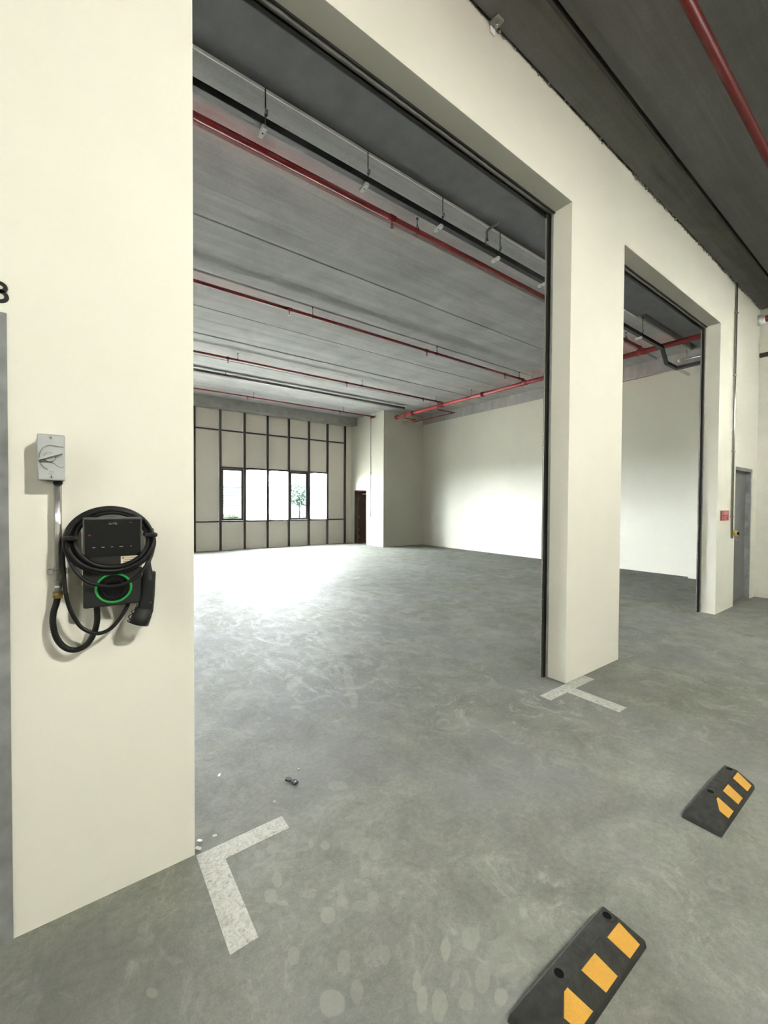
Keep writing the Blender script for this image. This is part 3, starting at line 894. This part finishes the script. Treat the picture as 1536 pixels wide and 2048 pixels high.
root = thing('steel_conduit', (-0.0535, 1.845, 1.17), 'shiny steel conduit running down from the isolator switch with brass gland', 'conduit')
MB().cyl((-0.052, 1.845, IZ0 + 0.01), (-0.0535, 1.845, 1.20), 0.0115, 18).build('pipe', M['galv'], root)
MB().cyl((-0.052, 1.845, IZ0 + 0.001), (-0.052, 1.845, IZ0 - 0.012), 0.0135, 18).build('locknut', M['black_steel'], root)
MB().cyl((-0.0535, 1.845, 1.222), (-0.0538, 1.845, 1.186), 0.0135, 18).build('coupling', M['galv'], root)
mb = MB(); mb.cyl((-0.0538, 1.845, 1.187), (-0.054, 1.845, 1.170), 0.0165, 6); mb.cyl((-0.054, 1.845, 1.172), (-0.0545, 1.845, 1.166), 0.0145, 16)
mb.build('brass_gland', M['brass'], root)
mb = MB(); mb.tube([(-0.0535 + 0.0125 * math.cos(a), 1.845 - 0.0125 * math.sin(a), 1.257) for a in [math.pi * k / 12 for k in range(13)]], 0.003, 6)
mb.bevbox(-0.083, -0.066, 1.855, 1.875, 1.247, 1.267, 0.002, 1); mb.bevbox(-0.041, -0.024, 1.855, 1.875, 1.247, 1.267, 0.002, 1)
mb.bevbox(-0.083, -0.024, 1.870, 1.88, 1.25, 1.264, 0.002, 1)
sd = mb.build('saddle', M['galv'], root)
MB().cyl((-0.0755, 1.855, 1.257), (-0.0755, 1.850, 1.257), 0.005, 10).build('screw', M['galv'], sd)

hose = [[-0.0545, 1.845, 1.1720], [-0.0597, 1.842, 1.145], [-0.0671, 1.84, 1.1155], [-0.0683, 1.835, 1.0754], [-0.0585, 1.832, 1.0284], [-0.0369, 1.83, 0.9923], [-0.0073, 1.83, 0.9769], [0.0232, 1.83, 0.9874], [0.0448, 1.83, 1.0191], [0.056, 1.83, 1.0605], [0.0578, 1.83, 1.0987], [0.0554, 1.83, 1.1472]]
hp = catmull(hose, 14)
o = MB().tube(hp, lambda t: 0.0098 + 0.0011 * math.sin(t * 2 * math.pi * 70), 12).build('flexible_conduit', M['cable'])
place_root(o, (-0.007, 1.83, 0.966))
tag(o, 'thick black ribbed flexible conduit looping from brass gland into the charger', 'conduit')

# charger
CX0, CX1, CZ0, CZ1, CY = 0.0165, 0.1955, 1.127, 1.449, 1.785
root = thing('car_charger', (0.106, YW, CZ0), 'charcoal wall-mounted car charger with black screen and green light ring', 'charger')
MB().bevbox(CX0 + 0.028, CX1 - 0.028, CY + 0.016, YW, CZ0 + 0.004, CZ1 - 0.028, 0.008, 2).build('housing', M['case'], root)
fp = MB().bevbox(CX0, CX1, CY, CY + 0.018, CZ0, CZ1, 0.007, 3).build('front_cover', M['case'], root)
bz = MB()
bz.bevbox(CX0 + 0.0005, CX1 - 0.0005, CY - 0.003, CY + 0.004, CZ1 - 0.0095, CZ1 - 0.0005, 0.002, 1)
bz.bevbox(CX0 + 0.0005, CX0 + 0.0045, CY - 0.003, CY + 0.004, 1.306, CZ1 - 0.0095, 0.0015, 1)
bz.bevbox(CX1 - 0.0045, CX1 - 0.0005, CY - 0.003, CY + 0.004, 1.302, CZ1 - 0.0095, 0.0015, 1)
bz.build('bezel', M['case_edge'], root)
scr = MB().box(CX0 + 0.0045, CX1 - 0.0045, CY - 0.0015, CY + 0.001, 1.307, CZ1 - 0.0095).build('screen', M['screen'], root)
MB().cyl((0.036, CY - 0.0018, 1.385), (0.036, CY - 0.0014, 1.385), 0.004, 12).build('status_light', M['led_red'], scr)
for (x, w) in ((0.0482, 0.008), (0.0752, 0.009), (0.102, 0.007), (0.1301, 0.011), (0.1602, 0.005)):
    MB().box(x - w / 2, x + w / 2, CY - 0.002, CY - 0.0014, 1.3405, 1.3425).build('icon_caption', M['print_grey'], scr)
MB().box(0.156, 0.163, CY - 0.002, CY - 0.0014, 1.427, 1.4295).build('icon_caption', M['case_edge'], scr)

def text(name, body, size, loc, mat, parent, rot=(math.pi / 2, 0, 0)):
    cu = bpy.data.curves.new(name, 'FONT')
    cu.body = body; cu.size = size; cu.align_x = 'CENTER'; cu.align_y = 'CENTER'
    cu.extrude = 0.0002; cu.space_character = 1.15
    tmp = bpy.data.objects.new(name, cu); COL.objects.link(tmp)
    bpy.context.view_layer.update()
    me = bpy.data.meshes.new_from_object(tmp.evaluated_get(bpy.context.evaluated_depsgraph_get()))
    bpy.data.objects.remove(tmp)
    me.transform(Matrix.Translation(loc) @ Matrix.Rotation(math.pi / 2, 4, 'X'))
    me.materials.clear(); me.materials.append(mat)
    o = bpy.data.objects.new(name, me); COL.objects.link(o)
    put(o, parent)
    return o
text('brand_print', 'AUTEL', 0.0085, (0.1055, CY - 0.0018, 1.4245), M['print_grey'], scr)

st = MB().box(0.1285, 0.1935, CY - 0.0012, CY + 0.001, 1.262, 1.3055).build('sticker', M['sticker'], root)
MB().box(0.132, 0.139, CY - 0.0016, CY - 0.0011, 1.2965, 1.3015).build('sticker_print', M['sticker_ink'], st)
MB().box(0.142, 0.188, CY - 0.0016, CY - 0.0011, 1.2975, 1.3005).build('sticker_print', M['brass'], st)
for k in range(5):
    MB().box(0.135, 0.150 + 0.034 * (1 if k % 2 == 0 else 0.85), CY - 0.0016, CY - 0.0011, 1.2905 - k * 0.0055, 1.2925 - k * 0.0055).build('sticker_print', M['sticker_ink'], st)

rc = (0.1065, CY - 0.002, 1.1925)
MB().tube([(rc[0] + 0.0535 * math.cos(2 * math.pi * k / 48), rc[1], rc[2] + 0.0510 * math.sin(2 * math.pi * k / 48)) for k in range(48)], 0.0040, 8, closed=True).build('light_ring', M['led_green'], root)
sk = MB()
sk.cyl((rc[0], CY - 0.001, rc[2]), (rc[0], CY + 0.002, rc[2]), 0.050, 40)
sk = sk.build('socket_face', M['screen'], root)
MB().tube([(rc[0] + 0.034 * math.cos(2 * math.pi * k / 36), rc[1], rc[2] - 0.002 + 0.034 * math.sin(2 * math.pi * k / 36)) for k in range(36)], 0.003, 8, closed=True).build('socket_rim', M['cable'], sk)

# charging cable: coils hung round the charger, feed loop and plug
root = thing('charging_cable', (0.10, 1.80, 1.03), 'coiled black charging cable with plug hanging round the charger', 'cable')
LOOPS = [
 (0.1013, 0.1349, 0.1165, 1.840, 1.774, 1.3648), (0.1024, 0.1280, 0.1075, 1.828, 1.764, 1.3654),
 (0.1037, 0.1186, 0.1013, 1.845, 1.775, 1.3671), (0.1054, 0.1100, 0.0960, 1.830, 1.762, 1.3680)]
def sm(t):
    t = min(1, max(0, t)); return t * t * (3 - 2 * t)
for (cx_, rx, rz, y0, y1, cz_) in LOOPS:
    pts = []
    for k in range(64):
        a = 2 * math.pi * k / 64
        s = -math.sin(a)
        pts.append((cx_ + rx * math.cos(a), y0 + (y1 - y0) * sm((s + 0.45) / 0.75), cz_ + rz * math.sin(a)))
    MB().tube(pts, 0.0074, 10, closed=True).build('coil', M['cable'], root)
droop = [[-0.0302, 1.81, 1.3822], [-0.0284, 1.79, 1.3292], [-0.0088, 1.765, 1.2763], [0.0237, 1.757, 1.2312], [0.0648, 1.755, 1.211], [0.1035, 1.755, 1.2044], [0.1435, 1.755, 1.2118], [0.1807, 1.755, 1.2368], [0.2116, 1.765, 1.2767], [0.2333, 1.79, 1.3273], [0.233, 1.81, 1.3864], [0.2063, 1.825, 1.437]]
MB().tube(catmull(droop, 6), 0.0062, 10).build('coil', M['cable'], root)
feed = [[-0.0284, 1.82, 1.3953], [-0.0362, 1.815, 1.3684], [-0.0386, 1.81, 1.3188], [-0.0364, 1.805, 1.2508], [-0.0314, 1.8, 1.1826], [-0.0173, 1.8, 1.1211], [0.0082, 1.8, 1.0662], [0.0422, 1.8, 1.0368], [0.0733, 1.8, 1.0321], [0.1056, 1.805, 1.0484], [0.1352, 1.815, 1.0853], [0.1538, 1.825, 1.1201], [0.16, 1.83, 1.1533]]
MB().tube(catmull(feed, 6), 0.0066, 10).build('feed_loop', M['cable'], root)
plugc = [[0.2315, 1.815, 1.4014], [0.2352, 1.8, 1.3516], [0.2302, 1.79, 1.3125], [0.219, 1.79, 1.2782], [0.2154, 1.79, 1.2435]]
MB().tube(catmull(plugc, 6), 0.0066, 10).build('coil', M['cable'], root)
for (xa, xb, z) in ((-0.0395, 0.004, 1.3765), (0.2035, 0.2455, 1.380)):
    MB().bevbox(xa, xb, 1.765, 1.832, z - 0.0075, z + 0.0075, 0.005, 2).build('cable_tie', M['cable'], root)
# plug: sleeve, grip, cup-shaped cap and its squiggly tether
pl_ = MB()
grip = [(0.2160, 1.79, 1.275), (0.2154, 1.79, 1.245), (0.2146, 1.789, 1.205), (0.2135, 1.788, 1.165), (0.2100, 1.787, 1.130), (0.2035, 1.785, 1.100)]
def gr(t):
    return 0.0095 + 0.0125 * sm(t * 2.2) + 0.004 * sm((t - 0.6) * 3)
pl_.tube(catmull(grip, 6), gr, 16)
plug = pl_.build('plug_grip', M['cable'], root)
cap = MB(); cap.tube([(0.2010, 1.785, 1.106), (0.1965, 1.785, 1.087), (0.1955, 1.785, 1.082), (0.1838, 1.785, 1.049)], lambda t: 0.0285 if t < 0.5 else 0.031 + 0.002 * t, 22)
cap.build('plug_cap', M['case'], plug)
hd = MB(); hd.prism([(0.222, 1.236), (0.2425, 1.2355), (0.2385, 1.150), (0.2335, 1.090), (0.219, 1.042), (0.205, 1.05), (0.212, 1.15)], 1, 1.795, 1.835)
hd.build('plug_holster', M['case'], plug)
MB().cyl((0.2215, 1.768, 1.128), (0.2215, 1.764, 1.128), 0.003, 8).build('latch_button', M['case_edge'], plug)
teth = [[0.1774, 1.79, 1.1237], [0.1781, 1.785, 1.1074], [0.1618, 1.783, 1.1004], [0.163, 1.783, 1.0904], [0.1511, 1.78, 1.0831], [0.1552, 1.78, 1.0727], [0.1481, 1.78, 1.0666], [0.1580, 1.772, 1.0590]]
MB().tube(catmull(teth, 5), 0.0016, 6).build('cap_tether', M['cable'], plug)

# ------------------------------------------------------------------ floor markings, wheel stops, scraps
root = thing('floor_marking', (0.40, 1.87, 0), 'white L-shaped bay corner marking by the wall with the charger', 'floor marking')
MB().box(0.400, 0.782, 1.783, 1.872, 0.0, 0.0012).build('stripe', M['tape'], root)
MB().box(0.400, 0.496, 1.388, 1.783, 0.0, 0.0012).build('stripe', M['tape'], root)
root = thing('floor_marking', (3.24, 1.83, 0), 'white T-shaped bay marking at the foot of the pillar', 'floor marking')
MB().box(2.920, 3.582, 1.782, 1.877, 0.0, 0.0012).build('stripe', M['tape'], root)
MB().box(3.156, 3.275, 1.385, 1.782, 0.0, 0.0012).build('stripe', M['tape'], root)

def wheel_stop(x0, label, gouge):
    root = thing('wheel_stop', (x0 + 0.275, 0.655, 0), label, 'wheel stop', 'rubber wheel stops on the driveway floor')
    Ya, Yb, L = 0.577, 0.733, 0.552
    lip = 0.024
    b = [(0, Ya), (L, Ya), (L, Yb), (0, Yb)]
    sh = [(0.006, Ya + 0.004), (L - 0.004, Ya + 0.004), (L - 0.004, Yb - 0.004), (0.006, Yb - 0.004)]
    tp = [(0.135, 0.636), (L - 0.075, 0.636), (L - 0.075, 0.690), (0.135, 0.690)]
    H_ = 0.100
    bm = bmesh.new()
    rows = []
    for poly, z in ((b, 0.0), (sh, lip), (tp, H_)):
        rows.append([bm.verts.new((x0 + p[0], p[1], z)) for p in poly])
    bm.faces.new(rows[0][::-1]); bm.faces.new(rows[2])
    for r in (0, 1):
        for i in range(4):
            bm.faces.new((rows[r][i], rows[r][(i + 1) % 4], rows[r + 1][(i + 1) % 4], rows[r + 1][i]))
    bmesh.ops.bevel(bm, geom=[e for e in bm.edges if e.calc_length() > 0], offset=0.0035, segments=2, affect='EDGES', profile=0.5)
    bm.verts.index_update()
    mb = MB(); mb.add([v.co[:] for v in bm.verts], [[v.index for v in f.verts] for f in bm.faces]); bm.free()
    mb.build('body', M['rubber'], root)
    # fixing bores with raised collars
    for xh in (0.157, L - 0.100):
        c = MB(); c.tube([(x0 + xh + 0.0165 * math.cos(2 * math.pi * k / 20), 0.664 + 0.0165 * math.sin(2 * math.pi * k / 20), H_) for k in range(20)], 0.0030, 6, closed=True)
        cc = c.build('bore_collar', M['rubber'], root)
        MB().cyl((x0 + xh, 0.664, H_ - 0.002), (x0 + xh, 0.664, H_ + 0.0009), 0.0145, 20).build('bore', M['hole'], cc)
    # worn recess between the bores
    for (xa, xb) in gouge:
        MB().bevbox(x0 + xa, x0 + xb, 0.648, 0.684, H_ - 0.003, H_ + 0.003, 0.002, 1).build('moulded_block', M['rubber'], root)
    # slanted yellow stripes on the sloping face toward the driveway
    def S(x, t, off):
        y0_, z0_ = Ya + 0.004, lip
        y1_, z1_ = 0.636, H_
        n_ = Vector((0, -(z1_ - z0_), (y1_ - y0_))).normalized() * off
        return (x0 + x, y0_ + (y1_ - y0_) * t + n_.y, z0_ + (z1_ - z0_) * t + n_.z)
    for poly in ([(0.386, 0.93), (0.467, 0.93), (0.513, 0.08), (0.440, 0.08)],
                 [(0.224, 0.93), (0.305, 0.93), (0.355, 0.08), (0.281, 0.08)],
                 [(0.130, 0.93), (0.147, 0.93), (0.203, 0.08), (0.126, 0.08), (0.093, 0.55)]):
        n = len(poly)
        vs_ = [S(x, t, 0.0) for x, t in poly] + [S(x, t, 0.0015) for x, t in poly]
        fs_ = [tuple(range(n)), tuple(range(2 * n - 1, n - 1, -1))] + [(i, (i + 1) % n, n + (i + 1) % n, n + i) for i in range(n)]
        MB().add(vs_, fs_).build('yellow_stripe', M['yellow'], root)
    return root
wheel_stop(2.333, 'black rubber wheel stop with yellow stripes at the right, whole in view', [(0.20, 0.26), (0.285, 0.36)])
wheel_stop(0.994, 'black rubber wheel stop with yellow stripes cut off by the bottom edge', [(0.27, 0.36)])

def scrap(name, loc, sz, rot, mat, label, cat, group):
    mb = MB(); rr = random.Random(int(loc[0] * 1000))
    a, b, h = sz
    pts = [(-a, -b * 0.7), (-a * 0.3, -b), (a * 0.8, -b * 0.8), (a, b * 0.4), (a * 0.2, b), (-a * 0.9, b * 0.7)]
    mb.prism([(p[0] * rr.uniform(0.85, 1.15), p[1] * rr.uniform(0.85, 1.15)) for p in pts], 2, 0, h)
    o = mb.build(name, mat); o.location = loc; o.rotation_euler.z = rot
    return tag(o, label, cat, group)
scrap('plastic_scrap', (0.915, 2.098, 0), (0.013, 0.018, 0.009), 0.6, M['ink'], 'black plastic scrap on the floor, the one farther from the camera', 'scrap', None)
scrap('plastic_scrap', (0.935, 2.058, 0), (0.014, 0.019, 0.009), 0.2, M['ink'], 'black plastic scrap with a white line, nearer to the white L marking', 'scrap', None)
scrap('plaster_chip', (0.936, 2.055, 0.009), (0.002, 0.009, 0.0006), -0.9, M['chip'], 'tiny white sliver lying on the nearer black plastic scrap', 'chip', 'white chips on the floor')
for (x, y, s, lab) in ((0.998, 2.147, 0.006, 'white chip on the floor just beyond the black plastic scraps'),
                       (0.623, 2.358, 0.009, 'white chip inside the opening, farthest from the L marking'),
                       (0.491, 1.936, 0.007, 'round white chip on the floor just behind the L marking'),
                       (0.430, 1.945, 0.010, 'long white chip against the wall corner behind the L marking'),
                       (0.416, 1.905, 0.012, 'grey white crumb at the wall corner touching the L marking'),
                       (0.790, 1.985, 0.006, 'white chip between the L marking and the black scraps')):
    scrap('plaster_chip', (x, y, 0), (s * 0.6, s * 1.3, 0.004), x * 9, M['chip'], lab, 'chip', 'white chips on the floor')

# ------------------------------------------------------------------ the driveway lamp (hung behind the camera)
M['shade'] = simple('black enamel shade', (0.03, 0.03, 0.03), 0.5)
def pendant(LX, LY, LZ, label):
    root = thing('pendant_lamp', (LX, LY, LZ), label, 'lamp', 'pendant lamps over the driveway')
    MB().cyl((LX, LY, LZ + 0.06), (LX, LY, LZ + 0.20), 0.04, 20).build('lamp_cap', M['white'], root)
    bm = bmesh.new(); bmesh.ops.create_uvsphere(bm, u_segments=24, v_segments=14, radius=0.065)
    mb = MB(); bm.verts.index_update(); mb.add([(v.co.x + LX, v.co.y + LY, v.co.z + LZ) for v in bm.verts], [[v.index for v in f.verts] for f in bm.faces], True); bm.free()
    mb.build('glass_globe', M['lamp_lens'], root)
    MB().cyl((LX, LY, LZ + 0.012), (LX, LY, LZ + 0.10), 0.14, 32, 0.05).build('shade', M['shade'], root)
    MB().cyl((LX, LY, LZ + 0.20), (LX, LY, 4.735), 0.006, 8).build('rod', M['galv'], root)
pendant(1.55, -1.45, 3.60, 'white globe pendant lamp hung over the driveway behind the viewpoint')
pendant(6.80, -1.45, 3.72, 'white globe pendant lamp over the driveway toward the end wall')
pendant(-4.50, -1.45, 3.72, 'white globe pendant lamp over the driveway left of the charger')

# ------------------------------------------------------------------ outdoors, seen through the windows
g = MB().box(-120, 160, 13.9, 260, -0.6, -0.35).build('ground', M['grass']); g['kind'] = 'structure'

def foliage(center, rad, n, size, mat, name, parent, seed):
    r = random.Random(seed); mb = MB()
    for _ in range(n):
        while True:
            p = Vector((r.uniform(-1, 1), r.uniform(-1, 1), r.uniform(-1, 1)))
            if 0.25 < p.length < 1: break
        c = Vector(center) + Vector((p.x * rad[0], p.y * rad[1], p.z * rad[2]))
        a = Vector((r.uniform(-1, 1), r.uniform(-1, 1), r.uniform(-1, 1))).normalized()
        b = a.orthogonal().normalized(); s = size * r.uniform(0.6, 1.3)
        mb.add([c - a * s, c + b * s * 0.5, c + a * s, c - b * s * 0.5], [(0, 1, 2, 3)])
    o = mb.build(name, mat, parent); o['kind'] = 'stuff'
    return o

def tree(x, y, h, w, label, seed):
    root = thing('tree', (x, y, -0.35), label, 'tree', 'trees outside the windows')
    r = random.Random(seed); mb = MB()
    mb.tube([(x, y, -0.4), (x + 0.05, y, h * 0.25), (x, y + 0.1, h * 0.55)], lambda t: 0.14 - 0.06 * t, 8)
    tops = []
    for k in range(9):
        a = 2 * math.pi * k / 9 + r.uniform(-0.3, 0.3)
        e = (x + math.cos(a) * w * 0.7, y + math.sin(a) * w * 0.7, h * r.uniform(0.55, 0.9))
        mb.tube([(x, y, h * r.uniform(0.22, 0.5)), (x + math.cos(a) * w * 0.3, y + math.sin(a) * w * 0.3, h * 0.55), e], lambda t: 0.06 - 0.045 * t, 6)
    mb.build('trunk', M['bark'], root)
    foliage((x, y, h * 0.62), (w, w, h * 0.38), 1500, 0.20, M['leafy'], 'crown', root, seed)
tree(24.2, 52.0, 4.3, 2.6, 'pale green round-headed tree outside the fourth window bay', 5)
tree(29.6, 56.0, 4.0, 2.2, 'pale green tree outside the rightmost window bay', 8)
tree(-2.0, 40.0, 4.6, 2.6, 'green tree outside the windows hidden left of the charger wall', 11)

def hedge(x0, x1, y, h, label, seed):
    root = thing('hedge', ((x0 + x1) / 2, y, -0.35), label, 'hedge', 'hedges outside the windows')
    mb = MB()
    for k in range(int((x1 - x0) / 0.6)):
        x = x0 + 0.3 + k * 0.6
        mb.tube([(x, y, -0.4), (x + 0.05, y, h * 0.7)], 0.02, 5)
    mb.build('stems', M['bark'], root)
    foliage(((x0 + x1) / 2, y, h * 0.4 - 0.1), ((x1 - x0) / 2 * 1.05, 0.6, h * 0.6), 1400, 0.12, M['hedge'], 'foliage', root, seed)
hedge(8.2, 10.6, 33.0, 0.75, 'low yellow green hedge outside the first window bay', 21)
hedge(11.2, 14.2, 34.0, 0.75, 'low yellow green hedge outside the second and third window bays', 22)
hedge(16.0, 19.0, 33.0, 0.55, 'low yellow green hedge outside the rightmost window bays', 23)

root = thing('building', (46, 132, -0.35), 'long pale building with horizontal louvre voids painted dark as shade outside the windows', 'building')
MB().box(30, 56, 128, 140, -0.4, 6.8).build('wall', M['facade'], root)
for k in range(8):
    MB().box(30.5, 55.5, 127.75, 128.0, 0.7 + k * 0.78, 0.95 + k * 0.78).build('louvre', M['louvre'], root)  # dark bars painted as the shade between louvres
MB().box(29.7, 56.3, 127.6, 140.3, 6.8, 7.1).build('roof', M['facade'], root)
